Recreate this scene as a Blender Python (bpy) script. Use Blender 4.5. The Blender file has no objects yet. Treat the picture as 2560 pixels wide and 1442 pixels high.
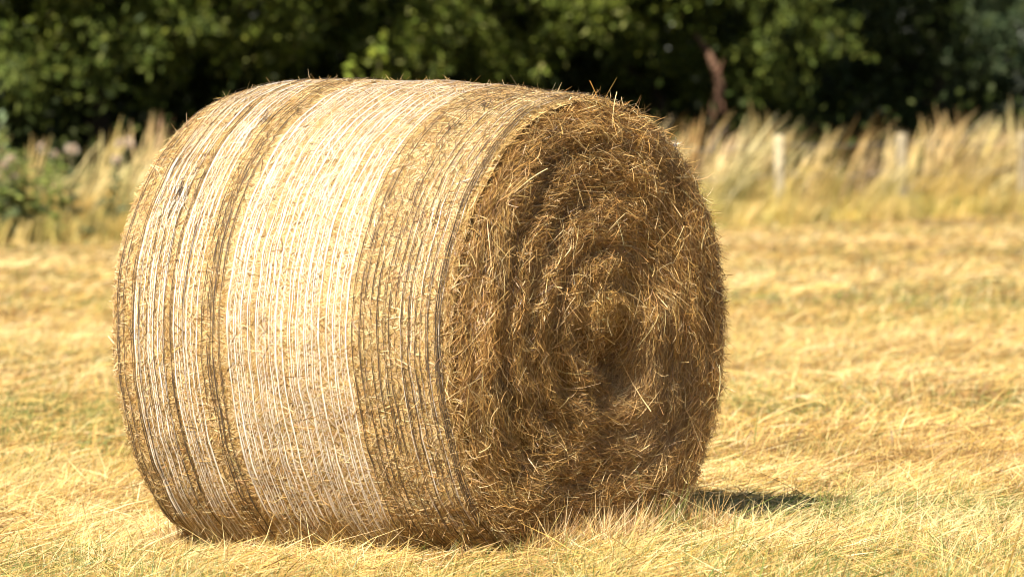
import bpy, math
import numpy as np
from mathutils import Vector

R = math.radians
rng = np.random.default_rng(7)
scene = bpy.context.scene
col = scene.collection

# ------------------------------------------------------------------ camera
CAM_H = 1.18
cam_d = bpy.data.cameras.new("camera")
cam = bpy.data.objects.new("camera", cam_d)
col.objects.link(cam)
cam.location = (0, 0, CAM_H)
cam.rotation_euler = (R(90 - 2.03), 0, 0)
cam_d.sensor_width = 36
cam_d.lens = 179.6
cam_d.clip_start = 0.1
cam_d.clip_end = 2000
cam_d.dof.use_dof = True
cam_d.dof.focus_distance = 13.5
cam_d.dof.aperture_fstop = 5.6
scene.camera = cam

# ------------------------------------------------------------------ light
SUN_EL = 43.0
SUN_AZ = np.array([-0.490, -0.872])            # horizontal direction towards the sun
s3 = Vector((SUN_AZ[0] * math.cos(R(SUN_EL)), SUN_AZ[1] * math.cos(R(SUN_EL)), math.sin(R(SUN_EL)))).normalized()
sun_d = bpy.data.lights.new("sun", 'SUN')
sun_d.energy = 5.0
sun_d.angle = R(0.53)
sun_d.color = (1.0, 0.95, 0.86)
sun = bpy.data.objects.new("sun", sun_d)
col.objects.link(sun)
sun.location = (-8, -10, 20)
sun.rotation_euler = s3.to_track_quat('Z', 'Y').to_euler()

w = bpy.data.worlds.new("World")
scene.world = w
w.use_nodes = True
nt = w.node_tree
sky = nt.nodes.new("ShaderNodeTexSky")
sky.sky_type = 'NISHITA'
sky.sun_disc = False
sky.sun_elevation = R(SUN_EL)
sky.sun_rotation = math.atan2(SUN_AZ[0], SUN_AZ[1])
bg = nt.nodes["Background"]
bg.inputs[1].default_value = 0.05
nt.links.new(sky.outputs[0], bg.inputs[0])

scene.view_settings.view_transform = 'Standard'
scene.view_settings.look = 'None'
scene.view_settings.exposure = 1.07
scene.view_settings.gamma = 1.0
scene.cycles.filter_width = 1.0                # crisp, as the photograph is

# ------------------------------------------------------------------ helpers
def tag(o, label=None, cat=None, group=None, kind=None):
    if label: o["label"] = label
    if cat: o["category"] = cat
    if group: o["group"] = group
    if kind: o["kind"] = kind
    return o

def empty(name, loc, parent=None):
    o = bpy.data.objects.new(name, None)
    o.empty_display_size = 0.3
    o.location = loc
    col.objects.link(o)
    if parent: o.parent = parent
    return o

def mesh_obj(name, V, F, mat, parent=None, tint=None, smooth=False):
    """V (n,3) world positions, F (m,4) quads; one linked mesh object"""
    V = np.asarray(V, dtype=np.float32).reshape(-1, 3)
    F = np.asarray(F, dtype=np.int32).reshape(-1, 4)
    off = np.zeros(3, np.float32)
    p = parent
    while p is not None:
        off += np.array(p.location, np.float32)
        p = p.parent
    me = bpy.data.meshes.new(name)
    me.vertices.add(len(V))
    me.vertices.foreach_set("co", (V - off).ravel())
    me.loops.add(F.size)
    me.loops.foreach_set("vertex_index", F.ravel())
    me.polygons.add(len(F))
    me.polygons.foreach_set("loop_start", np.arange(0, F.size, 4, dtype=np.int32))
    me.update(calc_edges=True)
    if tint is not None:
        a = me.color_attributes.new("tint", 'FLOAT_COLOR', 'POINT')
        c = np.ones((len(V), 4), np.float32)
        c[:, :3] = tint
        a.data.foreach_set("color", c.ravel())
    if smooth:
        me.polygons.foreach_set("use_smooth", np.ones(len(F), bool))
    me.materials.append(mat)
    o = bpy.data.objects.new(name, me)
    col.objects.link(o)
    if parent: o.parent = parent
    return o

class Pile:
    """collects pieces that become ONE mesh"""
    def __init__(self):
        self.V, self.F, self.C, self.n = [], [], [], 0
    def add(self, VFC):
        V, F, C = VFC
        self.V.append(V); self.F.append(F + self.n); self.C.append(C)
        self.n += len(V)
    def build(self, name, mat, parent=None, smooth=False):
        return mesh_obj(name, np.concatenate(self.V), np.concatenate(self.F), mat, parent, np.concatenate(self.C), smooth)

def unit(v):
    return v / np.maximum(np.linalg.norm(v, axis=-1, keepdims=True), 1e-9)

def ribbons(P, D, W, L, wid, bend, nseg, colr, prof=None, curl=None):
    """N strips: root P, direction D, side W, length L, width wid, bend offset (N,3) growing with s^2"""
    N = len(P)
    s = np.linspace(0, 1, nseg + 1)
    if prof is None:
        prof = 1 - 0.75 * s ** 2
    prof = np.asarray(prof)
    C = P[:, None] + D[:, None] * (L[:, None] * s)[..., None] + bend[:, None] * (s ** 2)[None, :, None]
    if curl is not None:
        C = C + curl[:, None] * np.sin(s * math.pi)[None, :, None]
    S = W[:, None] * (wid[:, None] * 0.5 * prof[None])[..., None]
    V = np.stack([C - S, C + S], axis=2).reshape(-1, 3)
    k = np.arange(nseg) * 2
    q = np.stack([k, k + 1, k + 3, k + 2], axis=1)
    F = (np.arange(N) * (nseg + 1) * 2)[:, None, None] + q[None]
    Cc = np.repeat(colr, (nseg + 1) * 2, axis=0)
    return V, F.reshape(-1, 4), Cc

def h3(ix, iy, iz, seed=0):
    n = (ix * 374761393 + iy * 668265263 + iz * 2147483647 + seed * 1274126177) & 0xFFFFFFFF
    n = ((n ^ (n >> 13)) * 1274126177) & 0xFFFFFFFF
    n = n ^ (n >> 16)
    return (n & 0xFFFFFF) / float(0xFFFFFF)

def vnoise(p, seed=0):
    p = np.asarray(p, dtype=np.float64)
    i = np.floor(p).astype(np.int64)
    f = p - i
    f = f * f * (3 - 2 * f)
    r = 0
    for dx in (0, 1):
        for dy in (0, 1):
            for dz in (0, 1):
                wgt = (f[..., 0] if dx else 1 - f[..., 0]) * (f[..., 1] if dy else 1 - f[..., 1]) * (f[..., 2] if dz else 1 - f[..., 2])
                r = r + wgt * h3(i[..., 0] + dx, i[..., 1] + dy, i[..., 2] + dz, seed)
    return r * 2 - 1

def fbm(p, oct=3, seed=0):
    p = np.asarray(p, dtype=np.float64)
    a, r, t = 1.0, 0, 0
    for k in range(oct):
        r = r + a * vnoise(p * 2 ** k + 17.3 * k, seed + k)
        t += a; a *= 0.5
    return r / t

def p3(x, y, z=0.0):
    x, y = np.broadcast_arrays(np.asarray(x, float), np.asarray(y, float))
    return np.stack([x, y, np.broadcast_to(np.asarray(z, float), x.shape)], -1)

def pick(colors, probs, n):
    idx = rng.choice(len(colors), size=n, p=np.asarray(probs) / np.sum(probs))
    c = np.asarray(colors)[idx]
    return np.clip(c * rng.normal(1, 0.13, (n, 1)) * rng.normal(1, 0.04, (n, 3)), 0.005, 0.9)

def smoothstep(a, b, x):
    t = np.clip((x - a) / (b - a), 0, 1)
    return t * t * (3 - 2 * t)

def tube(path, rad, sides=8, colr=(0.1, 0.07, 0.04)):
    path = np.asarray(path, float); n = len(path)
    rad = np.broadcast_to(np.asarray(rad, float), (n,))
    T = unit(np.gradient(path, axis=0))
    ref = np.array([0.31, 0.9, 0.17]) if abs(T[0, 2]) > 0.6 else np.array([0, 0, 1.0])
    A = unit(np.cross(T, ref)); B = np.cross(T, A)
    th = np.arange(sides) / sides * 2 * math.pi
    V = path[:, None] + rad[:, None, None] * (A[:, None] * np.cos(th)[None, :, None] + B[:, None] * np.sin(th)[None, :, None])
    F = []
    for i in range(n - 1):
        for j in range(sides):
            k = (j + 1) % sides
            F.append((i * sides + j, i * sides + k, (i + 1) * sides + k, (i + 1) * sides + j))
    return V.reshape(-1, 3), np.array(F), np.tile(np.asarray(colr, float), (n * sides, 1))

# ------------------------------------------------------------------ materials
def strand_mat(name, rough=0.5, spec=0.35, trans=0.2, noise=0.0):
    m = bpy.data.materials.new(name); m.use_nodes = True
    t = m.node_tree; t.nodes.clear()
    out = t.nodes.new("ShaderNodeOutputMaterial")
    at = t.nodes.new("ShaderNodeAttribute"); at.attribute_name = "tint"
    src = at.outputs["Color"]
    if noise:
        nz = t.nodes.new("ShaderNodeTexNoise"); nz.inputs["Scale"].default_value = noise; nz.inputs["Detail"].default_value = 3
        mr = t.nodes.new("ShaderNodeMapRange")
        mr.inputs["To Min"].default_value = 0.55; mr.inputs["To Max"].default_value = 1.4
        gx = t.nodes.new("ShaderNodeTexCoord")
        t.links.new(gx.outputs["Object"], nz.inputs["Vector"])
        t.links.new(nz.outputs["Fac"], mr.inputs["Value"])
        mx = t.nodes.new("ShaderNodeVectorMath"); mx.operation = 'SCALE'
        t.links.new(src, mx.inputs[0]); t.links.new(mr.outputs["Result"], mx.inputs["Scale"])
        src = mx.outputs["Vector"]
    p = t.nodes.new("ShaderNodeBsdfPrincipled")
    p.inputs["Roughness"].default_value = rough
    p.inputs["Specular IOR Level"].default_value = spec
    t.links.new(src, p.inputs["Base Color"])
    if trans > 0:
        tr = t.nodes.new("ShaderNodeBsdfTranslucent")
        t.links.new(src, tr.inputs["Color"])
        mix = t.nodes.new("ShaderNodeMixShader"); mix.inputs[0].default_value = trans
        t.links.new(p.outputs[0], mix.inputs[1]); t.links.new(tr.outputs[0], mix.inputs[2])
        t.links.new(mix.outputs[0], out.inputs[0])
    else:
        t.links.new(p.outputs[0], out.inputs[0])
    return m

def ramp_mat(name, stops, scale, detail=6, rough=0.9, stretch=(1, 1, 1), bump=0.0):
    m = bpy.data.materials.new(name); m.use_nodes = True
    t = m.node_tree
    p = t.nodes["Principled BSDF"]
    p.inputs["Roughness"].default_value = rough
    p.inputs["Specular IOR Level"].default_value = 0.15
    tc = t.nodes.new("ShaderNodeTexCoord")
    mp = t.nodes.new("ShaderNodeMapping"); mp.inputs["Scale"].default_value = stretch
    nz = t.nodes.new("ShaderNodeTexNoise"); nz.inputs["Scale"].default_value = scale; nz.inputs["Detail"].default_value = detail
    cr = t.nodes.new("ShaderNodeValToRGB")
    el = cr.color_ramp.elements
    el[0].position, el[0].color = stops[0][0], (*stops[0][1], 1)
    el[1].position, el[1].color = stops[-1][0], (*stops[-1][1], 1)
    for pos, c in stops[1:-1]:
        e = el.new(pos); e.color = (*c, 1)
    t.links.new(tc.outputs["Object"], mp.inputs["Vector"])
    t.links.new(mp.outputs[0], nz.inputs["Vector"])
    t.links.new(nz.outputs["Fac"], cr.inputs[0])
    t.links.new(cr.outputs[0], p.inputs["Base Color"])
    if bump:
        b = t.nodes.new("ShaderNodeBump"); b.inputs["Strength"].default_value = bump; b.inputs["Distance"].default_value = 0.02
        t.links.new(nz.outputs["Fac"], b.inputs["Height"]); t.links.new(b.outputs[0], p.inputs["Normal"])
    return m

M_straw = strand_mat("straw", 0.4, 0.5, 0.06)
M_hay = ramp_mat("packed_hay", [(0.3, (0.05, 0.025, 0.008)), (0.5, (0.15, 0.085, 0.028)), (0.7, (0.30, 0.18, 0.06))], 60, 8, 0.9, (1, 1, 1), 0.6)  # darkened to stand for the shaded gaps between straws
M_barrel = ramp_mat("barrel_hay", [(0.3, (0.13, 0.075, 0.024)), (0.5, (0.34, 0.21, 0.07)), (0.7, (0.52, 0.36, 0.14))], 70, 8, 0.8, (1, 1, 1), 0.5)
M_grass = strand_mat("dry_grass", 0.45, 0.4, 0.16)
M_leaf = strand_mat("leaf", 0.55, 0.12, 0.32)
M_net_w = strand_mat("white_net", 0.32, 1.0, 0.12)
M_net_d = strand_mat("dark_net", 0.7, 0.12, 0.0)
M_bark = strand_mat("bark", 0.9, 0.2, 0.0, 9)
M_wood = strand_mat("weathered_wood", 0.85, 0.2, 0.0, 14)
M_soil = ramp_mat("field_soil", [(0.3, (0.07, 0.045, 0.015)), (0.5, (0.17, 0.11, 0.038)), (0.7, (0.30, 0.21, 0.08))], 9, 8, 0.95, (1, 1, 1), 0.5)  # darkened so the gaps between blades hold painted shade
M_floor_shade = ramp_mat("wood_floor_shade", [(0.3, (0.010, 0.012, 0.005)), (0.7, (0.03, 0.032, 0.013))], 3, 6, 0.95)  # near-black: the shade under the trees is put into the colour

GPALE = (0.80, 0.60, 0.28); GSTRAW = (0.70, 0.47, 0.15); GGOLD = (0.55, 0.34, 0.08)
PALE = (0.74, 0.56, 0.30); STRAW = (0.61, 0.41, 0.17); GOLD = (0.49, 0.29, 0.09)
TAN = (0.36, 0.205, 0.065); BROWN = (0.19, 0.10, 0.032); UMBER = (0.09, 0.045, 0.016)
GREEN = (0.15, 0.19, 0.04); DULLG = (0.26, 0.26, 0.07)

# ------------------------------------------------------------------ terrain
VP0 = np.array([-4.4, 43.7]); VP1 = np.array([5.6, 55.8])      # the field's far edge
VT = unit(VP1 - VP0); VN = np.array([-VT[1], VT[0]])           # along it, and away from the camera

def verge(t, q):
    """t metres along the field edge from its left end, q metres behind it"""
    t = np.asarray(t, float); q = np.asarray(q, float)
    return VP0[0] + VT[0] * t + VN[0] * q, VP0[1] + VT[1] * t + VN[1] * q

def verge_q(x, y):
    return (x - VP0[0]) * VN[0] + (y - VP0[1]) * VN[1]

def ground_z(x, y):
    q = verge_q(x, y)
    z = 0.022 * fbm(p3(x * 0.9, y * 0.55), 3, 3) + 0.03 * fbm(p3(x * 0.22, y * 0.22), 2, 5)
    near = smoothstep(0.9, 2.2, np.hypot(x + 0.26, y - 13.95))
    tilt = -0.055 * np.clip((0.21 - x) / 0.97, 0, 1.3) * (1 - smoothstep(16, 26, y))
    return z * near + tilt + 2.2 * smoothstep(13, 22, q)  # last term: added rise that closes sky gaps behind the trees

def ground():
    xs = np.concatenate([np.linspace(-900, -40, 10), np.linspace(-30, 30, 160), np.linspace(40, 900, 10)])
    ys = np.concatenate([np.linspace(-300, -5, 8), np.linspace(0, 80, 260), np.linspace(95, 1500, 16)])
    X, Y = np.meshgrid(xs, ys)
    Z = ground_z(X, Y)
    V = np.stack([X, Y, Z], -1).reshape(-1, 3)
    nx = len(xs)
    i, j = np.meshgrid(np.arange(nx - 1), np.arange(len(ys) - 1))
    k = (j * nx + i).ravel()
    F = np.stack([k, k + 1, k + nx + 1, k + nx], 1)
    fc = V[F].mean(1); wood = verge_q(fc[:, 0], fc[:, 1]) > 2.2
    tag(mesh_obj("ground", V, F[~wood], M_soil, smooth=True), "mown golden field running flat to the hedge", "field", kind='structure')
    tag(mesh_obj("wood_floor_backing", V, F[wood], M_floor_shade, smooth=True), "wood floor with shade in its colour, and an added rise behind the hedge", "bank", kind='structure')
ground()

# ------------------------------------------------------------------ the bale
BL = 1.20
BN = np.array([0.788, -0.616, 0.0]); BE = np.array([-0.616, -0.788, 0.0]); UP = np.array([0, 0, 1.0])
FC = np.array([0.21, 13.6, 0.0])                               # foot of the near end
BB = FC - BN * BL
PU = np.array([0, 0.012, 0.03, 0.07, 0.14, 0.3, 0.5, 0.7, 0.86, 0.94, 0.975, 0.993, 1.0])
PR = np.array([0.560, 0.578, 0.592, 0.608, 0.622, 0.632, 0.629, 0.622, 0.613, 0.609, 0.606, 0.602, 0.596])

def side_pt(u, v, lift=0.0):
    """u 0..1 from far to near end, v angle: 0 towards camera-left, 90 deg up"""
    u = np.asarray(u, float); v = np.asarray(v, float)
    cs, sn = np.cos(v), np.sin(v)
    r = np.interp(u, PU, PR) + 0.008 * fbm(p3(cs * 2.2, sn * 2.2, u * 3.0), 3, 11) + 0.004 * vnoise(p3(cs * 9, sn * 9, u * 12), 4)
    rm = 0.635 - 0.030 * u
    top, bot = 0.629 - 0.022 * u + rm, -0.085 + 0.055 * u
    zc, k = (top + bot) / 2, (top - bot) / 2 / rm
    rr = r + lift
    low = 1 - 0.30 * smoothstep(-0.1, 0.9, -sn)
    h = rr * np.sign(cs) * np.abs(cs) ** low
    z = zc + rr * k * sn
    fl = bot + 0.035
    z = np.where(z < fl, fl - 0.03 * (1 - np.exp(-(fl - z) / 0.03)), z)
    return BB + BN * (u * BL)[..., None] + BE * h[..., None] + UP * z[..., None]

def face_w(rho, v):
    """how far the near end bulges out at radius rho (fraction) and angle v"""
    rho = np.asarray(rho, float)
    x, y = rho * np.cos(v), rho * np.sin(v)
    sp = rho * 5.6 - v / (2 * math.pi)
    ring = np.abs(((sp + 0.55 * fbm(p3(x * 2.5, y * 2.5), 2, 21)) % 1.0) - 0.5) * 2
    wv = (0.018 + 0.008 * np.cos(v)) * (1 - ring ** 1.6) * smoothstep(1.0, 0.85, rho)
    wv = wv + 0.016 * (1 - rho ** 8) - 0.008 * smoothstep(0.35, 0.75, rho) * smoothstep(1.0, 0.78, rho)
    wv = wv + 0.032 * fbm(p3(x * 3.2, y * 3.2), 3, 23) * (1 - rho ** 6) * 0.85 + 0.010 * fbm(p3(x * 13, y * 13), 2, 29) * (1 - rho ** 10)
    wv = wv + 0.030 * np.exp(-(((x + 0.00) / 0.13) ** 2 + ((y - 0.10) / 0.13) ** 2))
    wv = wv - 0.105 * np.exp(-(((x + 0.11) / 0.085) ** 2 + ((y + 0.14) / 0.10) ** 2))
    wv = wv - 0.012 * np.exp(-(((x + 0.30) / 0.24) ** 2 + ((y + 0.42) / 0.16) ** 2))
    return wv

def face_pt(rho, v, lift=0.0):
    e = side_pt(np.ones_like(np.asarray(rho, float)), v)
    c = FC + UP * 0.585
    b = c + (e - c) * np.asarray(rho)[..., None]
    return b + BN * (face_w(rho, v) + lift)[..., None]

def grid(fn, us, vs, wrap=True):
    U, Vv = np.meshgrid(us, vs)
    P = fn(U, Vv).reshape(-1, 3)
    nu = len(us); nv = len(vs)
    F = []
    i, j = np.meshgrid(np.arange(nu - 1), np.arange(nv if wrap else nv - 1))
    a = (j * nu + i).ravel(); b = (((j + 1) % nv) * nu + i).ravel()
    return P, np.stack([a, a + 1, b + 1, b], 1)

bale = empty("hay_bale", (BB[0] + BN[0] * 0.6, BB[1] + BN[1] * 0.6, 0))
tag(bale, "big round golden hay bale bound in white and dark netting, standing in the mown field", "hay bale")

VS = np.linspace(0, 2 * math.pi, 420, endpoint=False)
us = np.unique(np.concatenate([np.linspace(0, 1, 90), PU]))

def side_normal(u, v):
    e = 1e-3
    a = side_pt(u + 0 * e, v + e) - side_pt(u, v - e)
    uu = np.clip(u, 0.002, 0.998)
    b = side_pt(uu + e, v) - side_pt(uu - e, v)
    return unit(np.cross(a, b)) * -1

def side_frames(N, dense=(-1.75, 2.1), share=0.93):
    u = rng.uniform(0.008, 0.972, N)
    v = np.where(rng.random(N) < share, rng.uniform(dense[0], dense[1], N), rng.uniform(0, 2 * math.pi, N))
    P = side_pt(u, v)
    Nn = side_normal(u, v)
    out = P - (BB + BN * (u * BL)[:, None] + UP * 0.61)
    Nn = np.where((np.sum(Nn * out, 1) < 0)[:, None], -Nn, Nn)
    T = unit(np.cross(Nn, BN)); A = unit(np.cross(T, Nn))
    return u, v, P, Nn, T, A

def bale_side():
    pile = Pile()
    V, F = grid(lambda u, v: side_pt(u, v, -0.004), us, VS)
    pile.add((V, F, np.tile(np.array(TAN) * 0.6, (len(V), 1))))
    # far end cap
    rh = np.linspace(0.0, 1, 14)
    V, F = grid(lambda r, v: (BB + UP * 0.6) + (side_pt(np.zeros_like(r), v, -0.004) - (BB + UP * 0.6)) * r[..., None], rh, VS)
    pile.add((V, F, np.tile(np.array(TAN) * 0.8, (len(V), 1))))
    return pile

def side_straw(N, pile):
    u, v, P, Nn, T, A = side_frames(N)
    # mostly lying across the bale, rising a little; some along it round the barrel
    ang = rng.normal(0.35, 0.62, N)
    D = A * np.cos(ang)[:, None] + T * np.sin(ang)[:, None] * rng.choice([-1, 1], N, p=[0.35, 0.65])[:, None]
    D = unit(D + Nn * rng.normal(0.0, 0.05, N)[:, None])
    L = rng.gamma(4, 0.011, N) + 0.012
    wd = rng.uniform(0.0011, 0.0028, N)
    W = unit(np.cross(D, Nn) + Nn * rng.normal(0, 0.25, N)[:, None])
    bend = T * rng.normal(0, 0.012, N)[:, None] - Nn * (L ** 2 / 1.2)[:, None]
    curl = A * rng.normal(0, 0.004, N)[:, None] + Nn * rng.normal(0, 0.002, N)[:, None]
    # the near end of the bale's barrel and its far shoulder are browner hay
    pat = fbm(p3(P[:, 0] * 5, P[:, 1] * 5, P[:, 2] * 5), 3, 41)
    c1 = pick([PALE, STRAW, GOLD, TAN, BROWN], [0.25, 0.34, 0.25, 0.11, 0.05], N)
    c2 = pick([PALE, STRAW, GOLD, TAN, BROWN, UMBER], [0.12, 0.32, 0.29, 0.16, 0.08, 0.03], N)
    m = (pat + rng.normal(0, 0.25, N) > 0.18)[:, None]
    c = np.where(m, c2, c1)
    P0 = P + Nn * rng.uniform(-0.002, 0.004, N)[:, None] - D * (L * 0.5)[:, None]
    # keep the strand near the curved surface: drop ends
    P0 = P0 - Nn * (L ** 2 * 0.2)[:, None]
    bend = bend * 1.0 + Nn * 0
    pile.add(ribbons(P0, D, W, L, wd, bend, 3, c, curl=curl + Nn * (L ** 2 * 0.25)[:, None]))

def side_fuzz(N, pile, lo=0.15, hi=0.8, ln=0.02):
    u, v, P, Nn, T, A = side_frames(N)
    D = unit(A * rng.normal(0, 1, N)[:, None] + T * rng.normal(0, 1, N)[:, None] + Nn * rng.uniform(lo, hi, N)[:, None] * 1.3)
    L = rng.gamma(2.0, ln / 2, N) + 0.008
    W = unit(np.cross(D, rng.normal(0, 1, (N, 3))))
    c = pick([PALE, STRAW, GOLD, TAN], [0.3, 0.4, 0.2, 0.1], N)
    pile.add(ribbons(P - Nn * 0.002, D, W, L, rng.uniform(0.0009, 0.002, N), rng.normal(0, 0.006, (N, 3)), 2, c))

pile = bale_side()
base = pile.build("hay_roll", M_barrel, bale, smooth=True)
tag(base, "packed hay of the rolled barrel")
sp = Pile()
side_straw(170000, sp)
side_fuzz(7000, sp, 0.1, 0.5, 0.011)
side_fuzz(90, sp, 0.2, 0.9, 0.02)
sp.build("straw_layer", M_straw, base)

# near end
def bale_face():
    pile = Pile()
    rh = np.concatenate([np.linspace(0.004, 0.9, 90), np.linspace(0.91, 1.0, 14)])
    V, F = grid(lambda r, v: face_pt(r, v, -0.004), rh, VS)
    pile.add((V, F, np.tile(np.array(BROWN), (len(V), 1))))
    return pile.build("end_face", M_hay, bale, smooth=True)

def face_frames(N, rmin=0.0, rmax=0.968):
    rho = np.sqrt(rng.uniform(rmin ** 2, rmax ** 2, N)); v = rng.uniform(0, 2 * math.pi, N)
    e = 2e-3
    P = face_pt(rho, v)
    a = face_pt(rho, v + e) - face_pt(rho, v - e)
    r2 = np.clip(rho, 0.01, 0.99)
    b = face_pt(r2 + e, v) - face_pt(r2 - e, v)
    Nn = unit(np.cross(a, b))
    Nn = np.where((Nn @ BN < 0)[:, None], -Nn, Nn)
    Tn = unit(a); Rd = unit(np.cross(Tn, Nn))
    return rho, v, P, Nn, Tn, Rd

def face_straw(N, pile, spread=0.38, ln=(3.2, 0.0145), lift=(-0.004, 0.013), tilt=0.13, cols=None, wid=(0.0008, 0.0019)):
    rho, v, P, Nn, Tn, Rd = face_frames(N)
    # combed round the coil, in locks that share a direction
    lock = 0.8 * fbm(p3(P @ BE * 7, P[:, 2] * 7), 2, 61)
    core = smoothstep(0.35, 0.05, rho)
    ang = lock + rng.normal(0, 1, N) * (spread + 0.5 * core)
    D = Tn * np.cos(ang)[:, None] + Rd * np.sin(ang)[:, None]
    D = unit(D * rng.choice([-1, 1], N)[:, None] + Nn * rng.normal(0.03, tilt, N)[:, None])
    L = rng.gamma(ln[0], ln[1], N) + 0.02
    L *= 0.6 + 0.4 * smoothstep(0.05, 0.4, rho)
    W = unit(np.cross(D, Nn) + Nn * rng.normal(0, 0.6, N)[:, None])
    c = pick(*cols, N)
    # hay colour differs from layer to layer of the coil
    lay = fbm(p3(P @ BE * 5, P[:, 2] * 5), 3, 67)
    grey = smoothstep(0.30, 0.12, np.hypot((P @ BE - FC @ BE) + 0.22, (P[:, 2] - 0.36) * 1.2))[:, None]
    c = c * (1 + 0.45 * lay)[:, None] * (1 - 0.35 * grey) + 0.35 * grey * np.array([0.42, 0.31, 0.18]) * rng.normal(1, 0.45, (N, 1)).clip(0.3, 2)
    c = np.clip(c * np.array([1.02, 0.955, 0.83]) + core[:, None] * (P[:, 2] > 0.6)[:, None] * np.array([0.12, 0.08, 0.02]), 0.01, 0.85)
    Rad = unit(P - (FC + UP * 0.585))
    curv = -(L ** 2) / (2 * np.maximum(rho * 0.6, 0.12))
    bend = Rad * curv[:, None] + rng.normal(0, 0.010, (N, 3))
    P0 = P - D * (L * 0.5)[:, None] + Nn * rng.uniform(lift[0], lift[1], N)[:, None] + Rad * (-curv * 0.25)[:, None]
    curl = rng.normal(0, 0.005, (N, 3))
    pile.add(ribbons(P0, D, W, L, rng.uniform(*wid, N), bend, 4, c, curl=curl))

face = bale_face()
fp = Pile()
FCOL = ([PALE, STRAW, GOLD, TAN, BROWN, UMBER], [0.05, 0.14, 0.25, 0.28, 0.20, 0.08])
face_straw(125000, fp, cols=FCOL)
face_straw(13000, fp, 0.9, (3, 0.010), (0.004, 0.022), 0.28, ([PALE, STRAW, GOLD, TAN], [0.2, 0.35, 0.3, 0.15]))
face_straw(520, fp, 0.8, (6, 0.013), (0.012, 0.03), 0.18, ([PALE, STRAW], [0.6, 0.4]), (0.0013, 0.0024))
fp.build("straw_layer", M_straw, face)

# ragged hay lip round the near rim and stray stalks
def rim(N, pile, L0=0.045):
    v = rng.uniform(-1.4, 2 * math.pi - 1.75, N)
    v = np.where((v > 0.5) & (v < 2.0) & (rng.random(N) < 0.7), rng.uniform(-1.3, 0.4, N), v)
    u = rng.normal(0.995, 0.008, N).clip(0.96, 1.0)
    P = side_pt(u, v)
    Rad = unit(P - (BB + BN * (u * BL)[:, None] + UP * 0.6))
    T = unit(np.cross(Rad, BN))
    D = unit(T * rng.normal(0, 1.0, N)[:, None] + Rad * rng.normal(0.05, 0.18, N)[:, None] + BN * rng.normal(0.35, 0.45, N)[:, None])
    L = rng.gamma(2.5, L0 / 2.5, N) + 0.012
    W = unit(np.cross(D, rng.normal(0, 1, (N, 3))))
    c = pick([PALE, STRAW, GOLD, TAN, BROWN], [0.12, 0.28, 0.3, 0.2, 0.1], N)
    pile.add(ribbons(P, D, W, L, rng.uniform(0.001, 0.0026, N), rng.normal(0, 0.012, (N, 3)), 3, c, curl=rng.normal(0, 0.004, (N, 3))))
rp = Pile()
rim(4200, rp, 0.016)
rim(30, rp, 0.035)
rp.build("hay_fringe", M_straw, bale)

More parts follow.
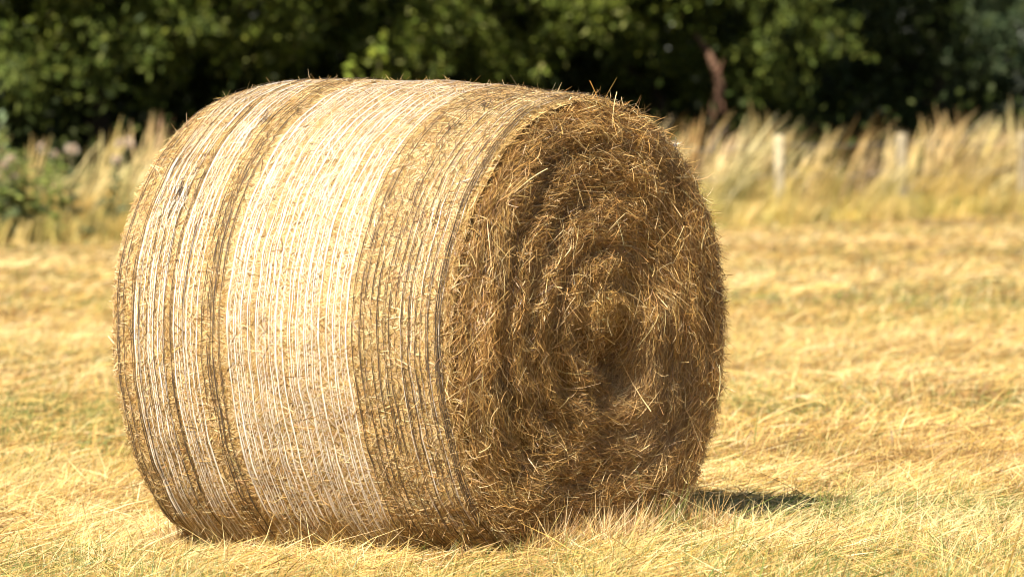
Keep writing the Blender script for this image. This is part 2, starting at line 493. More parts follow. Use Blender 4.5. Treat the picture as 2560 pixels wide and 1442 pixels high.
# net wrap: straight chain threads round the barrel and zigzag cross threads
def net():
    net_w, net_d = Pile(), Pile()
    nv = 300
    vs = np.linspace(-2.2, 4.1, nv)
    def thread(u0, wd, dark, lift=0.010, jit=0.0012, ph=0.0):
        k = rng.uniform(0, 99)
        lift = lift - 0.004 * (not dark)
        uu = u0 + jit * 1.2 * fbm(p3(vs * 3.5, k), 3, 5) + jit * 0.5 * vnoise(p3(vs * 16, k), 6) + 0.004 * vnoise(p3(vs * 0.7, 3.3), 77)
        uu = np.clip(uu, 0.01, 0.996)
        P = side_pt(uu, vs, lift + 0.0015 * vnoise(p3(vs * 9, k), 9))
        Rad = unit(P - (BB + BN * (uu * BL)[:, None] + UP * 0.61))
        T = unit(np.gradient(P, axis=0))
        W = unit(np.cross(T, Rad) + Rad * 0.5 * vnoise(p3(vs * 20, k), 8)[:, None])
        hw = wd * 0.5 * np.clip(1 + 0.55 * vnoise(p3(vs * 15, k), 3) + 0.5 * vnoise(p3(vs * 3, k), 13), 0.25, 1.8)[:, None]
        V = np.stack([P - W * hw, P + W * hw], 1).reshape(-1, 3)
        i = np.arange(nv - 1) * 2
        F = np.stack([i, i + 1, i + 3, i + 2], 1)
        c = np.tile(np.array((0.07, 0.048, 0.030) if dark else (0.82, 0.74, 0.62)) * rng.uniform(0.85, 1.1), (len(V), 1))
        (net_d if dark else net_w).add((V, F, c))
    def zig(ua, ub, wd, dark, per):
        ks = np.arange(-2.0, 3.3, per / 0.62)
        ks = ks + rng.normal(0, 0.006, len(ks))
        u = np.where(np.arange(len(ks)) % 2 == 0, ua, ub)
        sub = 3
        tt = np.arange((len(ks) - 1) * sub + 1) / sub
        vv = np.interp(tt, np.arange(len(ks)), ks); uu = np.interp(tt, np.arange(len(ks)), u) + rng.normal(0, 0.0012, len(tt))
        keep_gap = vnoise(p3(vv * 2.2, ua * 40), 31) > -0.35
        P = side_pt(np.clip(uu, 0.01, 0.995), vv, 0.0065)
        Rad = unit(P - (BB + BN * (uu * BL)[:, None] + UP * 0.61))
        T = unit(np.gradient(P, axis=0)); W = unit(np.cross(T, Rad))
        V = np.stack([P - W * wd / 2, P + W * wd / 2], 1).reshape(-1, 3)
        i = np.arange(len(tt) - 1); i = i[keep_gap[:-1]] * 2
        F = np.stack([i, i + 1, i + 3, i + 2], 1)
        c = np.tile(np.array((0.06, 0.044, 0.03) if dark else (0.72, 0.62, 0.47)), (len(V), 1))
        (net_d if dark else net_w).add((V, F, c))
    def group(u0, u1, n, dark, wd, dbl=0.0, jit=0.0011):
        us_ = np.linspace(u0, u1, n) + rng.normal(0, 0.0018, n)
        for u in us_:
            thread(u, wd * rng.uniform(0.8, 1.2), dark, jit=jit)
            if rng.random() < dbl:
                thread(u + rng.choice([-1, 1]) * rng.uniform(0.003, 0.006), wd * 0.7, dark, 0.0075, jit * 1.3)
        for a, b in zip(us_[:-1], us_[1:]):
            if wd > 0.0019: zig(a, b, 0.0011 if dark else 0.0013, dark, 0.03)
            if not dark and wd > 0.0025: zig(a, b, 0.0012, False, 0.021)
    group(0.045, 0.10, 3, True, 0.0026, 0.2)
    group(0.105, 0.20, 7, False, 0.0024, 0.8)
    group(0.125, 0.225, 5, True, 0.0020, 0.3)
    group(0.235, 0.305, 6, False, 0.0024, 0.8)
    group(0.225, 0.30, 3, True, 0.0016, 0.0)
    group(0.322, 0.375, 4, True, 0.0026, 0.5)
    group(0.395, 0.735, 18, False, 0.0027, 1.0, 0.0013)
    group(0.400, 0.730, 13, False, 0.0013, 0.6, 0.002)
    group(0.752, 0.968, 14, True, 0.0023, 0.15)
    group(0.976, 0.992, 3, True, 0.0020, 0.3)
    group(0.88, 0.985, 5, False, 0.0012, 0.5, 0.003)
    # torn, tangled bits of net
    def tangle(u, v, r, n, dark):
        for _ in range(n):
            k = 40
            t = np.linspace(0, 1, k)
            du = r / BL * (rng.normal(0, 0.5) + 0.9 * fbm(p3(t * 3.5, rng.uniform(0, 99)), 3, 2))
            dv = r / 0.62 * 1.5 * (rng.normal(0, 0.5) + 1.2 * fbm(p3(t * 3.5, rng.uniform(0, 99)), 3, 4))
            uu, vv = np.clip(u + du, 0.02, 0.99), v + dv
            P = side_pt(uu, vv, 0.012)
            Rad = unit(P - (BB + BN * (uu * BL)[:, None] + UP * 0.61))
            T = unit(np.gradient(P, axis=0)); W = unit(np.cross(T, Rad)); h = 0.0008
            V = np.stack([P - W * h, P + W * h], 1).reshape(-1, 3)
            i = np.arange(k - 1) * 2
            (net_d if dark else net_w).add((V, np.stack([i, i + 1, i + 3, i + 2], 1), np.tile(np.array((0.03, 0.024, 0.022) if dark else (0.66, 0.58, 0.46)), (len(V), 1))))
    tangle(0.20, 0.62, 0.05, 5, True); tangle(0.18, 0.55, 0.05, 5, False)
    tangle(0.31, 0.98, 0.035, 3, True); tangle(0.29, 0.92, 0.04, 6, False)
    tangle(0.86, 1.18, 0.03, 3, True); tangle(0.90, 1.33, 0.025, 3, True); tangle(0.83, 0.98, 0.03, 2, True)
    tangle(0.60, 0.62, 0.05, 5, False); tangle(0.55, 0.75, 0.05, 6, False)
    n = empty("net_wrap", (0, 0, 0), bale)
    tag(n, "net wrap of white and dark twine bands")
    net_w.build("white_twine", M_net_w, n); net_d.build("dark_twine", M_net_d, n)
net()

# ------------------------------------------------------------------ mown grass
def in_bale(x, y, m=0.0):
    dx, dy = x - BB[0], y - BB[1]
    a = dx * BN[0] + dy * BN[1]; b = dx * BE[0] + dy * BE[1]
    return (a > 0.02 - m) & (a < BL - 0.0 + m) & (np.abs(b) < 0.17 + m)

def scatter(N, y0, y1, pw=2.0, margin=1.35):
    """points spread so that they are about as dense in every part of the view"""
    k = 1 - pw + 1
    if abs(k) < 1e-6:
        y = y0 * (y1 / y0) ** rng.random(N)
    else:
        y = (y0 ** k + rng.random(N) * (y1 ** k - y0 ** k)) ** (1 / k)
    x = rng.uniform(-1, 1, N) * (0.1003 * y * margin + 0.25)
    return x, y

def mown(N, y0, y1, pw, hscale, wscale, seed, flat=0.46, wide=0.0):
    x, y = scatter(N, y0, y1, pw)
    if wide:                                   # the rest of the field, to either side
        y = rng.uniform(y0, y1, N); x = rng.uniform(-wide, wide, N) * (0.6 + 0.4 * y / y1)
        o = (np.abs(x) > 0.1003 * y * 1.2 + 0.25) | (y < 12)
        x, y = x[o], y[o]
    q = verge_q(x, y)
    keep = (q < 0.8) & ~in_bale(x, y)
    x, y, q = x[keep], y[keep], q[keep]; n = len(x)
    # swaths left by the mower: rows across the field, pale cut hay on top
    row = vnoise(p3(x * 0.10 + 5, y * 0.42 + x * 0.06), seed) + 0.5 * vnoise(p3(x * 0.35, y * 1.3 + x * 0.1), seed + 5)
    pat = fbm(p3(x * 1.1, y * 0.6), 3, 91)
    fine = fbm(p3(x * 4.5, y * 3.0), 2, 95)
    z = ground_z(x, y)
    lying = rng.random(n) < flat + 0.18 * row
    az = rng.uniform(0, 2 * math.pi, n)
    comb = 0.4 + 1.6 * fbm(p3(x * 0.8, y * 0.5), 2, 99)
    az = np.where(rng.random(n) < 0.55, comb + rng.normal(0, 0.5, n), az)
    el = np.where(lying, np.abs(rng.normal(0.16, 0.22, n)), rng.normal(1.05, 0.28, n).clip(0.3, 1.5))
    D = np.stack([np.cos(az) * np.cos(el), np.sin(az) * np.cos(el), np.sin(el)], 1)
    L = np.where(lying, rng.gamma(4, 0.019, n) + 0.022, rng.gamma(4, 0.0125, n) + 0.02) * hscale
    L = L * (1 + 0.5 * np.clip(fine, -0.6, 1))
    W = unit(np.cross(D, rng.normal(0, 1, (n, 3)) * np.array([1, 1, 0.5])))
    wd = rng.uniform(0.0011, 0.0030, n) * wscale
    gprob = np.clip(0.15 + 0.55 * (pat - 0.03) - 0.30 * row + 0.12 * fbm(p3(x * 3, y * 2.2), 2, 71), 0.02, 0.75) * np.where(lying, 0.35, 1.3)
    bprob = np.clip(0.14 - 0.65 * (pat + 0.02) - 0.75 * fine - 0.15 * row, 0.03, 0.85)
    cs = np.where((rng.random(n) < 0.30 + 0.5 * row + 0.4 * fine)[:, None], pick([GPALE, GSTRAW], [0.7, 0.3], n), pick([GSTRAW, GGOLD, TAN], [0.64, 0.29, 0.07], n))
    cg = pick([GREEN, DULLG, (0.12, 0.16, 0.035)], [0.4, 0.4, 0.2], n)
    cb = pick([GOLD, TAN, BROWN], [0.35, 0.35, 0.3], n)
    # browned patches and greener spots, each where it lies in the field
    for px_, py_, rx_, ry_, am in ((1.89, 23.9, 0.5, 0.8, 0.75), (1.10, 22.7, 0.35, 0.6, 0.55), (2.3, 20.5, 0.6, 0.5, 0.4), (-1.2, 22.0, 0.5, 0.8, 0.5), (1.0, 17.2, 0.3, 0.5, 0.45)):
        bprob = bprob + 0.7 * am * np.exp(-((x - px_) / rx_) ** 2 - ((y - py_) / ry_) ** 2)
    for px_, py_, rx_, ry_, am in ((2.2, 31.0, 1.2, 1.4, 0.35), (1.35, 14.6, 0.35, 0.7, 0.4), (2.0, 20.0, 0.5, 1.0, 0.3), (0.72, 14.5, 0.35, 0.5, 0.6), (-1.25, 13.6, 0.3, 0.6, 0.35), (-2.0, 20.5, 0.5, 1.0, 0.12)):
        gprob = gprob + am * np.exp(-((x - px_) / rx_) ** 2 - ((y - py_) / ry_) ** 2)
    r = rng.random(n)
    c = np.where((r < gprob)[:, None], cg, np.where((r < gprob + bprob)[:, None], cb, cs))
    P = p3(x, y, z + np.where(lying, rng.uniform(0.0, 0.035, n) * hscale, -0.004))
    dro = np.where(lying, rng.uniform(-0.02, 0.0, n), -L * rng.uniform(0, 0.35, n))
    bend = np.stack([rng.normal(0, 0.02, n), rng.normal(0, 0.02, n), dro], 1) * (L / 0.12)[:, None].clip(0.3, 2)
    return ribbons(P, D, W, L, wd, bend, 2, np.clip(c, 0.01, 0.85), prof=[1, 0.85, 0.15])

gp = Pile()
gp.add(mown(270000, 11.8, 17.5, 2.0, 1.0, 1.0, 8))
gp.add(mown(150000, 17, 30, 2.2, 1.1, 1.5, 8))
gp.add(mown(70000, 29, 60, 2.2, 1.15, 2.6, 8))
gp.add(mown(150000, 5, 34, 2.0, 1.5, 3.6, 8, wide=9.0))
gp.add(mown(40000, 34, 56, 2.0, 1.8, 6.0, 8, wide=14.0))
o = gp.build("mown_grass", M_grass)
tag(o, "mown dry grass and cut hay covering the field", "grass", kind='stuff')

# taller stubble and loose hay gathered along the bale's foot
def foot(N):
    t = rng.random(N)
    edge = rng.random(N) < 0.62
    a = np.where(edge, rng.uniform(-0.1, BL + 0.05, N), BL + np.abs(rng.normal(0.02, 0.05, N)))
    b = np.where(edge, 0.19 + np.abs(rng.normal(0, 0.07, N)), rng.uniform(-0.5, 0.3, N))
    x = BB[0] + BN[0] * a + BE[0] * b; y = BB[1] + BN[1] * a + BE[1] * b
    az = rng.uniform(0, 2 * math.pi, N); el = rng.normal(0.85, 0.4, N).clip(0.05, 1.5)
    D = np.stack([np.cos(az) * np.cos(el), np.sin(az) * np.cos(el), np.sin(el)], 1)
    L = rng.gamma(4, 0.016, N) + 0.03
    g = fbm(p3(x * 7, y * 7), 2, 13) > 0.25
    c = np.where((g & (rng.random(N) < 0.6))[:, None], pick([GREEN, DULLG], [0.5, 0.5], N), pick([PALE, STRAW, GOLD, TAN], [0.3, 0.35, 0.25, 0.1], N))
    W = unit(np.cross(D, rng.normal(0, 1, (N, 3))))
    return ribbons(p3(x, y, ground_z(x, y) - 0.003), D, W, L, rng.uniform(0.0014, 0.0034, N), rng.normal(0, 0.02, (N, 3)) - np.array([0, 0, 0.01]), 3, c, prof=[1, 0.9, 0.65, 0.12])
fo = Pile(); fo.add(foot(17000))
tag(fo.build("stubble_grass", M_grass), "taller straw stubble and green blades along the bale's foot", "grass", kind='stuff')

# ------------------------------------------------------------------ tall verge grass
VLEN = float(np.linalg.norm(VP1 - VP0))
def tall(NT, per, t0, t1, q0, q1, hgt, lean, heads, cols, wid):
    pile = Pile()
    n = NT * per
    tt = np.repeat(rng.uniform(t0, t1, NT), per); tq = np.repeat(rng.uniform(q0, q1, NT), per)
    x, y = verge(tt + rng.normal(0, 0.065, n), tq + rng.normal(0, 0.065, n))
    hh = np.repeat(rng.normal(0.97, 0.2, NT).clip(0.5, 1.22), per) * hgt * rng.normal(1, 0.08, n)
    ln = np.repeat(rng.normal(lean, 0.2, NT), per) + rng.normal(0, 0.10, n)
    az = rng.normal(0.0, 0.6, n)
    D = unit(np.stack([0.25 * ln, rng.normal(0, 0.10, n), np.ones(n)], 1))
    bend = np.stack([np.cos(az) * ln * hh * 0.75, np.sin(az) * ln * hh * 0.4, -np.abs(ln) * hh * 0.22], 1)
    W = unit(np.stack([np.ones(n), rng.normal(0, 0.7, n), np.zeros(n)], 1))
    cc = np.repeat(pick(*cols, NT), per, axis=0) * rng.normal(1, 0.12, (n, 1))
    # the grass is trodden down in front of the nearest post
    gap = (np.abs(x / y * 12768 + 1280 - 1956) < 34) & (verge_q(x, y) < 0.3) & (hh > 0.3)
    gap = gap | ((np.abs(x / y * 12768 + 1280 - 2258) < 20) & (verge_q(x, y) < 0.36) & (hh > 0.5))
    hh = np.where(gap, rng.uniform(0.2, 0.5, n), hh); bend = bend * np.where(gap, 0.3, 1)[:, None]
    P = p3(x, y, ground_z(x, y) - 0.01)
    if heads:
        prof = [1.0, 0.95, 0.9, 0.85, 0.9, 1.3, 1.8, 1.9, 1.3, 0.2]
        pile.add(ribbons(P, D, W, hh, wid * rng.uniform(0.7, 1.3, n), bend, 9, np.clip(cc, 0.01, 0.8), prof=prof))
    else:
        pile.add(ribbons(P, D, W, hh, wid * rng.uniform(0.7, 1.3, n), bend, 4, np.clip(cc, 0.01, 0.8), prof=[1, 1, 0.85, 0.55, 0.1]))
    return pile

vg = Pile()
def merge(p):
    for V, F, C in zip(p.V, p.F, p.C):
        vg.V.append(V); vg.F.append(F + vg.n); vg.C.append(C)
    vg.n += p.n
HC = ([(0.58, 0.44, 0.18), (0.48, 0.33, 0.12), (0.66, 0.52, 0.24), (0.30, 0.20, 0.09)], [0.3, 0.25, 0.3, 0.15])
LC = ([(0.58, 0.43, 0.13), (0.47, 0.33, 0.08), (0.32, 0.25, 0.07), (0.24, 0.20, 0.055)], [0.35, 0.35, 0.2, 0.1])
T0, T1 = -5.0, VLEN + 5.0
merge(tall(165, 11, 4.0, T1, 0.3, 1.9, 0.97, 0.46, True, HC, 0.008))
merge(tall(100, 8, T0, 4.0, 0.4, 1.8, 0.93, 0.30, True, HC, 0.008))
merge(tall(205, 26, 2.2, T1, 0.1, 1.7, 0.56, 0.42, False, LC, 0.010))
merge(tall(150, 26, T0, 2.4, 0.3, 1.7, 0.60, 0.3, False, LC, 0.010))
merge(tall(600, 24, T0, T1, -0.5, 0.4, 0.26, 0.35, False, LC, 0.009))
tag(vg.build("tall_grass", M_grass), "tall seeding dry grass along the far edge of the field", "grass", kind='stuff')

# ------------------------------------------------------------------ wire fence
fx, fy = verge(0.714 * VLEN, 0.85)
fence = empty("wire_fence", (float(fx), float(fy), 0))
tag(fence, "wire fence with pale weathered posts standing in the tall grass at right", "fence")
def at_px(px, q):
    """point on the line q behind the field edge seen at picture column px"""
    k = (px - 1280) / 12768.0
    a = VP0 + VN * q
    t = (k * a[1] - a[0]) / (VT[0] - k * VT[1])
    return a + VT * t
posts = [(1640, 0.84, 0.55), (1948, 0.89, 0.30), (2255, 0.90, 0.36), (2556, 0.90, 0.5), (2850, 0.86, 0.6)]
ptop = []
for px, hgt, pq in posts:
    a = at_px(px, pq)
    path = [(a[0], a[1], -0.15), (a[0] + 0.004, a[1], 0.4), (a[0] - 0.004, a[1], hgt - 0.015), (a[0] - 0.004, a[1], hgt), (a[0] - 0.004, a[1], hgt + 0.002)]
    V, F, C = tube(path, [0.062, 0.06, 0.058, 0.048, 0.001], 10, (0.46, 0.38, 0.23) if px == 1948 else (0.32, 0.26, 0.16))
    mesh_obj("post", V, F, M_wood, fence, C)
    ptop.append((a, hgt))
for k, fr in enumerate((0.90, 0.55)):
    path = []
    for (a, h0), (b, h1) in zip(ptop[:-1], ptop[1:]):
        for s in np.linspace(0, 1, 8, endpoint=False):
            path.append((a[0] + (b[0] - a[0]) * s, a[1] + (b[1] - a[1]) * s - 0.064, fr * (h0 + (h1 - h0) * s) - 0.03 * math.sin(math.pi * s)))
    V, F, C = tube(path, 0.004, 5, (0.30, 0.29, 0.28))
    mesh_obj("wire", V, F, M_net_d, fence, C)

# ------------------------------------------------------------------ foliage
def leaves(P, size, cols, droop=0.3, aspect=0.38):
    """rhombic folded-free leaves, one quad each"""
    n = len(P)
    D = unit(rng.normal(0, 1, (n, 3)) + np.array([0, 0, -droop]))
    Nn = unit(rng.normal(0, 1, (n, 3)) * np.array([1, 1, 0.8]) + np.array([-0.25, -0.45, 0.75]))
    D = unit(D - Nn * np.sum(D * Nn, 1)[:, None])
    W = np.cross(Nn, D)
    L = size * rng.uniform(0.6, 1.3, n)[:, None]
    V = np.stack([P, P + D * L * 0.45 + W * L * aspect * 0.5, P + D * L, P + D * L * 0.45 - W * L * aspect * 0.5], 1).reshape(-1, 3)
    F = np.arange(n * 4).reshape(-1, 4)
    return V, F, np.repeat(cols, 4, axis=0)

def crown_pts(centre, rad, nb, tw, lf, zlo=None, shell=0.55, spread=0.20, twig=0.42):
    """boughs on a rough shell, twigs round each bough, leaves along each twig"""
    d = unit(rng.normal(0, 1, (nb, 3)))
    rr = shell + (1 - shell) * rng.random(nb) ** 0.6
    B = centre + d * rr[:, None] * rad
    if zlo is not None:
        B[:, 2] = np.where(B[:, 2] < zlo, zlo + rng.random(nb) * 0.5, B[:, 2])
    tb = np.repeat(B, tw, axis=0) + rng.normal(0, spread, (nb * tw, 3)) * np.array([1, 1, 0.7])
    td = unit(np.repeat(d, tw, axis=0) * 0.6 + rng.normal(0, 0.7, (nb * tw, 3)) + np.array([0, 0, -0.25]))
    s = rng.random((nb * tw, lf, 1))
    P = tb[:, None] + td[:, None] * s * twig + rng.normal(0, 0.045, (nb * tw, lf, 3))
    return P.reshape(-1, 3)

def trunk(base, height, r0, lean, pile, cl=(0.04, 0.03, 0.02), limbs=6):
    k = np.linspace(0, 1, 9)
    path = np.stack([base[0] + lean[0] * k + 0.12 * np.sin(k * 5 + base[0]), base[1] + lean[1] * k + 0.1 * np.sin(k * 4), -0.1 + height * k], 1)
    pile.add(tube(path, r0 * (1 - 0.75 * k), 9, cl))
    for i in range(limbs):
        j = rng.integers(2, 7)
        az = rng.uniform(0, 2 * math.pi); ll = rng.uniform(1.0, 1.9)
        s = np.linspace(0, 1, 6)
        lp = path[j] + np.stack([np.cos(az) * ll * s, np.sin(az) * ll * s, 0.7 * ll * s - 0.25 * s ** 2], 1)
        pile.add(tube(lp, r0 * 0.42 * (1 - 0.8 * s), 6, cl))

LG_LIT = ([(0.125, 0.155, 0.022), (0.17, 0.195, 0.03), (0.06, 0.078, 0.014), (0.28, 0.29, 0.085)], [0.33, 0.3, 0.25, 0.12])  # sunlit look put into the leaf colours, brightest tone last
LG_SHADE = ([(0.092, 0.118, 0.022), (0.14, 0.165, 0.03), (0.045, 0.06, 0.014)], [0.4, 0.35, 0.25])  # dimmer leaf set, shade put into the colour
LG3 = ([(0.065, 0.092, 0.040), (0.095, 0.12, 0.052), (0.038, 0.058, 0.026)], [0.4, 0.35, 0.25])

def tree(px, q, R_, zlo, htot, cols, label, lsize=0.105, nb=42, tw=9, lf=36, tcol=(0.04, 0.03, 0.02), group="trees along the far edge of the field"):
    a = at_px(px, q)
    t = empty("tree", (float(a[0]), float(a[1]), float(ground_z(a[0], a[1]))))
    tag(t, label, "tree", group)
    tp = Pile(); trunk((a[0] + VN[0], a[1] + VN[1]), htot * 0.75, 0.17, (rng.normal(0, 0.25), rng.normal(0, 0.2)), tp, tcol)
    tp.build("trunk", M_bark, t, True)
    cp = Pile()
    c0 = np.array([a[0], a[1], zlo + 1.1])
    P = crown_pts(c0, np.array([R_, R_, 1.3]), nb, tw, lf, zlo)          # low skirt, seen in the picture
    cp.add(leaves(P, lsize, pick(*cols, len(P))))
    b1 = at_px(px, q + 0.35)
    c1 = np.array([b1[0], b1[1], (zlo + 1.5 + htot) / 2])
    P = crown_pts(c1, np.array([R_, R_, (htot - zlo - 1.0) / 2]), 46, 11, 14, zlo + 1.0, 0.4, 0.32)
    cp.add(leaves(P, lsize * 1.9, pick(*cols, len(P)), aspect=0.6))
    cp.build("crown", M_leaf, t)
    return t

tree(60, 5.3, 1.9, 1.35, 7.0, LG_SHADE, "dark leafy tree at the left edge behind the thistles and green weeds")
tree(420, 5.0, 1.9, 1.75, 7.5, LG_LIT, "leafy tree with sunlit yellow-green twigs above the bale's far shoulder")
tree(800, 5.4, 1.9, 1.65, 7.0, LG_LIT, "leafy tree behind the bright yellow-green sapling above the bale")
tree(1200, 5.0, 1.9, 1.70, 7.5, LG_LIT, "tree with pale sunlit leaf sprays above the middle of the bale's top")
tree(1500, 6.6, 2.0, 1.50, 8.0, LG_SHADE, "shaded dark tree above the bale's round end face")
tree(1790, 4.9, 1.5, 1.5, 7.0, LG_SHADE, "tree with a reddish-brown broken limb hanging below its leaves")
tree(2120, 7.4, 2.2, 1.40, 8.5, LG3, "grey-green shaded tree above the two pale fence posts")
tree(2500, 7.0, 2.2, 1.60, 8.5, LG3, "soft blue-green tree at the right edge behind the fence")

# reddish broken limb under the seventh tree's leaves
def red_limb():
    a = at_px(1785, 3.9)
    t = empty("broken_limb", (float(a[0]), float(a[1]), 0.0))
    tag(t, "reddish-brown torn branch standing among the dark trees above the tall grass", "branch")
    p = Pile()
    z = np.array([-0.1, 0.5, 1.0, 1.2, 1.4, 1.6, 1.8, 2.0])
    x = np.array([-0.03, -0.03, -0.01, 0.02, 0.06, 0.02, -0.06, -0.2])
    path = np.stack([a[0] + x, a[1] + 0.05 * np.sin(z * 3) + (z > 1.5) * (z - 1.5) * 0.7, z], 1)
    p.add(tube(path, [0.02, 0.02, 0.05, 0.07, 0.065, 0.055, 0.04, 0.02], 8, (0.125, 0.068, 0.04)))
    for dx, dz in ((0.07, 0.22), (0.09, -0.4)):
        s = np.linspace(0, 1, 5)
        p.add(tube(np.stack([a[0] + 0.03 + dx * s, a[1] - 0.1 * s, 1.5 + dz * s], 1), 0.035 * (1 - 0.8 * s), 6, (0.14, 0.07, 0.042)))
    p.build("limb", M_bark, t, True)
red_limb()

# undergrowth and wood behind: one mass, shade painted into the leaf colour
def mass(name, label, N, t0, t1, q0, q1, z0, z1, size, cols):
    pile = Pile()
    nb = N // 40
    B = np.stack([rng.uniform(t0, t1, nb), q0 + (q1 - q0) * rng.random(nb), z0 + (z1 - z0) * rng.random(nb)], 1)
    B = np.repeat(B, 40, axis=0) + rng.normal(0, 0.4, (nb * 40, 3))
    x, y = verge(B[:, 0], B[:, 1])
    P = p3(x, y, 0); P[:, 2] = np.abs(B[:, 2]) + ground_z(x, y)
    pile.add(leaves(P, size, pick(*cols, len(P)), aspect=0.6))
    return tag(pile.build(name, M_leaf), label, "undergrowth", kind='stuff')
UG_SHADE = ([(0.040, 0.054, 0.013), (0.058, 0.072, 0.017), (0.026, 0.034, 0.010)], [0.4, 0.3, 0.3])  # leaf tones lowered to carry the shade below the crowns
mass("undergrowth", "undergrowth beneath the trees, shade put into its dark leaf colour", 46000, -6, VLEN + 8, 5.6, 8.5, 0, 3.2, 0.15, UG_SHADE)
mass("dark_gap_weeds", "dark green weeds added behind the tall dry grass to deepen its gaps", 9000, -6, VLEN + 8, 1.9, 4.5, 0, 0.5, 0.11, UG_SHADE)  # dark leaves added so the grass gaps look shaded
mass("woodland", "wood closing the view behind the trees, shade put into its dark leaf colour", 60000, -14, VLEN + 16, 8.5, 13, 0, 9, 0.34, UG_SHADE)

# ------------------------------------------------------------------ weeds at the field's edge
def weed_leaves(pile, base, h, n, size, cols, spread=0.12):
    """lance leaves set up a stem"""
    z = rng.uniform(0.05, 0.95, n) * h
    P = base + np.stack([rng.normal(0, 0.015, n), rng.normal(0, 0.015, n), z], 1)
    az = rng.uniform(0, 2 * math.pi, n)
    D = unit(np.stack([np.cos(az), np.sin(az), rng.normal(0.7, 0.4, n)], 1))
    L = size * rng.uniform(0.6, 1.3, n) * (1.15 - 0.7 * z / h)
    W = unit(np.cross(D, np.array([0, -0.7, 0.7])) + rng.normal(0, 0.35, (n, 3)))
    pile.add(ribbons(P, D, W, L, L * 0.28, np.array([0, 0, -0.35]) * L[:, None], 4, pick(*cols, n), prof=[0.3, 1, 0.9, 0.55, 0.05]))

TG = ([(0.10, 0.13, 0.055), (0.14, 0.16, 0.075), (0.07, 0.095, 0.04)], [0.4, 0.3, 0.3])
def thistle(px, q, h, nheads, label):
    a = at_px(px, q); b = np.array([a[0], a[1], 0.0])
    t = empty("thistle", (float(a[0]), float(a[1]), 0.0))
    tag(t, label, "thistle", "thistles gone to seed at the left edge of the field")
    sp_ = Pile(); k = np.linspace(0, 1, 6)
    tips = []
    sp_.add(tube(b + np.stack([0.05 * k, 0 * k, -0.05 + (h + 0.05) * k], 1), 0.008 * (1 - 0.4 * k), 6, (0.16, 0.15, 0.07)))
    tips.append(b + np.array([0.05, 0, h]))
    for i in range(nheads - 1):
        z0 = h * rng.uniform(0.6, 0.85); az = rng.uniform(0, 6.28); ll = rng.uniform(0.10, 0.2)
        p0 = b + np.array([0.05 * z0 / h, 0, z0])
        path = p0 + np.stack([np.cos(az) * ll * k, np.sin(az) * ll * k * 0.6, ll * 1.1 * k ** 1.3], 1)
        sp_.add(tube(path, 0.005, 5, (0.16, 0.15, 0.07))); tips.append(path[-1])
    sp_.build("stem", M_bark, t)
    lp = Pile(); weed_leaves(lp, b, h * 0.85, 46, 0.20, TG); lp.build("foliage", M_leaf, t)
    for tip in tips:
        hp = Pile(); n = 130
        d = unit(rng.normal(0, 1, (n, 3)) + np.array([0, 0, 0.5]))
        hp.add(ribbons(np.repeat(tip[None], n, 0), d, unit(np.cross(d, rng.normal(0, 1, (n, 3)))), rng.uniform(0.025, 0.055, n), np.full(n, 0.006), np.zeros((n, 3)), 2,
                       pick([(0.60, 0.47, 0.35), (0.52, 0.38, 0.27), (0.66, 0.55, 0.42)], [1, 1, 1], n), prof=[0.5, 1, 0.6]))
        hp.build("seed_head", M_grass, t)
thistle(172, -0.1, 0.80, 3, "thistle with a round fluffy pinkish head, rightmost but one beside the bale's far end")
thistle(285, 0.2, 0.86, 4, "thistle with several pale pink heads nearest the bale's far shoulder")
thistle(12, -0.3, 0.74, 4, "thistle with pinkish heads at the left edge of the photo above the green weeds")
thistle(90, 0.5, 0.82, 2, "thin thistle rising behind the green weeds between two fuller thistles")

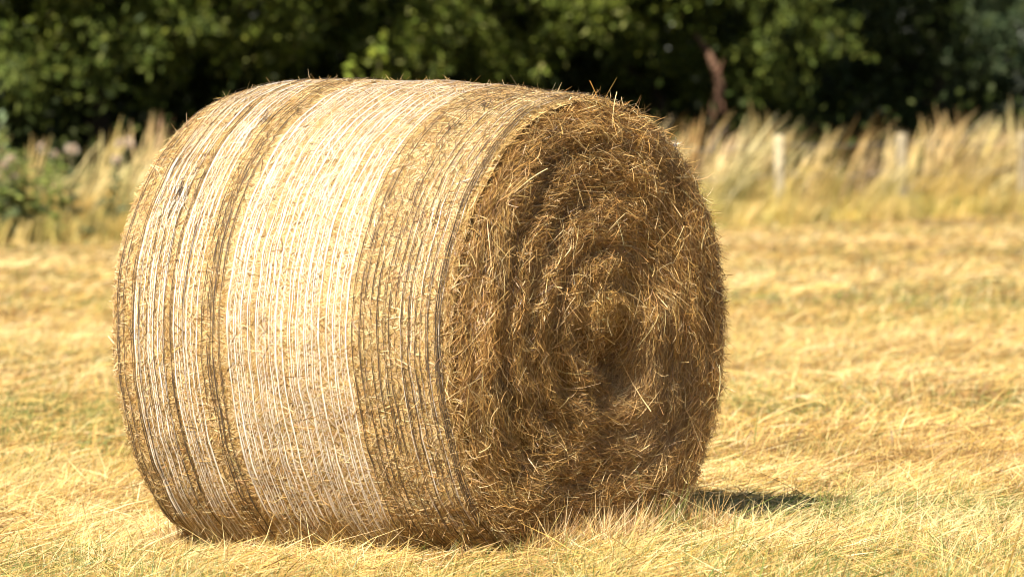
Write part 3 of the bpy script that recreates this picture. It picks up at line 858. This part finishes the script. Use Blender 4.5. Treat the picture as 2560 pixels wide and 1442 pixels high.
GW = ([(0.20, 0.23, 0.055), (0.27, 0.29, 0.075), (0.13, 0.16, 0.04)], [0.4, 0.3, 0.3])
def weed_clump(px, q, h, n, r, label):
    a = at_px(px, q)
    t = empty("green_weed", (float(a[0]), float(a[1]), 0.0))
    tag(t, label, "weed", "green weeds at the left edge of the field")
    lp, st = Pile(), Pile()
    for i in range(n):
        b = np.array([a[0] + rng.normal(0, r), a[1] + rng.normal(0, r), 0.0]); hh = h * rng.uniform(0.65, 1.05)
        k = np.linspace(0, 1, 4)
        st.add(tube(b + np.stack([0.04 * k, 0 * k, -0.03 + hh * k], 1), 0.005, 5, (0.12, 0.13, 0.05)))
        weed_leaves(lp, b, hh, 60, 0.16, GW)
    st.build("stem", M_bark, t); lp.build("foliage", M_leaf, t)
weed_clump(20, -0.2, 1.0, 10, 0.19, "leafy grey-green weed clump cut by the left edge of the photo")
weed_clump(92, -0.05, 0.84, 8, 0.18, "leafy green weed clump between the left edge weeds and the dry grass")

YG = ([(0.20, 0.24, 0.03), (0.26, 0.29, 0.045), (0.14, 0.18, 0.025)], [0.4, 0.4, 0.2])
BG = ([(0.15, 0.21, 0.10), (0.20, 0.26, 0.14)], [0.5, 0.5])
def sapling(px, q, h, lean, cols, label, n=60, size=0.13):
    a = at_px(px, q); b = np.array([a[0], a[1], 0.0])
    t = empty("sapling", (float(a[0]), float(a[1]), 0.0))
    tag(t, label, "sapling")
    st, lp = Pile(), Pile(); k = np.linspace(0, 1, 8)
    for j in range(4):
        hh = h * (1 - 0.16 * j); sg = lean * (1, -0.7, 0.4, -0.2)[j]
        path = b + np.stack([sg * k ** 1.5, 0.1 * (j - 1.5) * k, -0.05 + hh * k], 1)
        st.add(tube(path, 0.010 * (1 - 0.7 * k), 5, (0.14, 0.10, 0.05)))
        i = rng.integers(2, 8, n)
        lp.add(leaves(path[i] + rng.normal(0, 0.05, (n, 3)), size, pick(*cols, n), aspect=0.42))
    st.build("stem", M_bark, t); lp.build("foliage", M_leaf, t)
sapling(915, 1.6, 1.82, 0.16, YG, "bright yellow-green sapling rising behind the top of the bale")
sapling(-6, 0.8, 1.12, 0.05, BG, "pale blue-green sapling at the left edge above the thistles", 40, 0.11)

# a tuft of thistledown caught on the near rim
tv = math.radians(130)
tp0 = side_pt(np.array([0.99]), np.array([tv]), 0.012)[0]
n = 60
d = unit(rng.normal(0, 1, (n, 3)) + np.array([0, 0, 0.5]))
V, F, C = ribbons(np.repeat(tp0[None], n, 0), d, unit(np.cross(d, rng.normal(0, 1, (n, 3)))), rng.uniform(0.012, 0.03, n), np.full(n, 0.0009), np.zeros((n, 3)), 2, np.tile(np.array((0.75, 0.72, 0.68)), (n, 1)))
tag(mesh_obj("thistledown", V, F, M_grass, None, C), "tiny white thistledown tuft caught on the upper right rim of the hay bale", "thistledown")
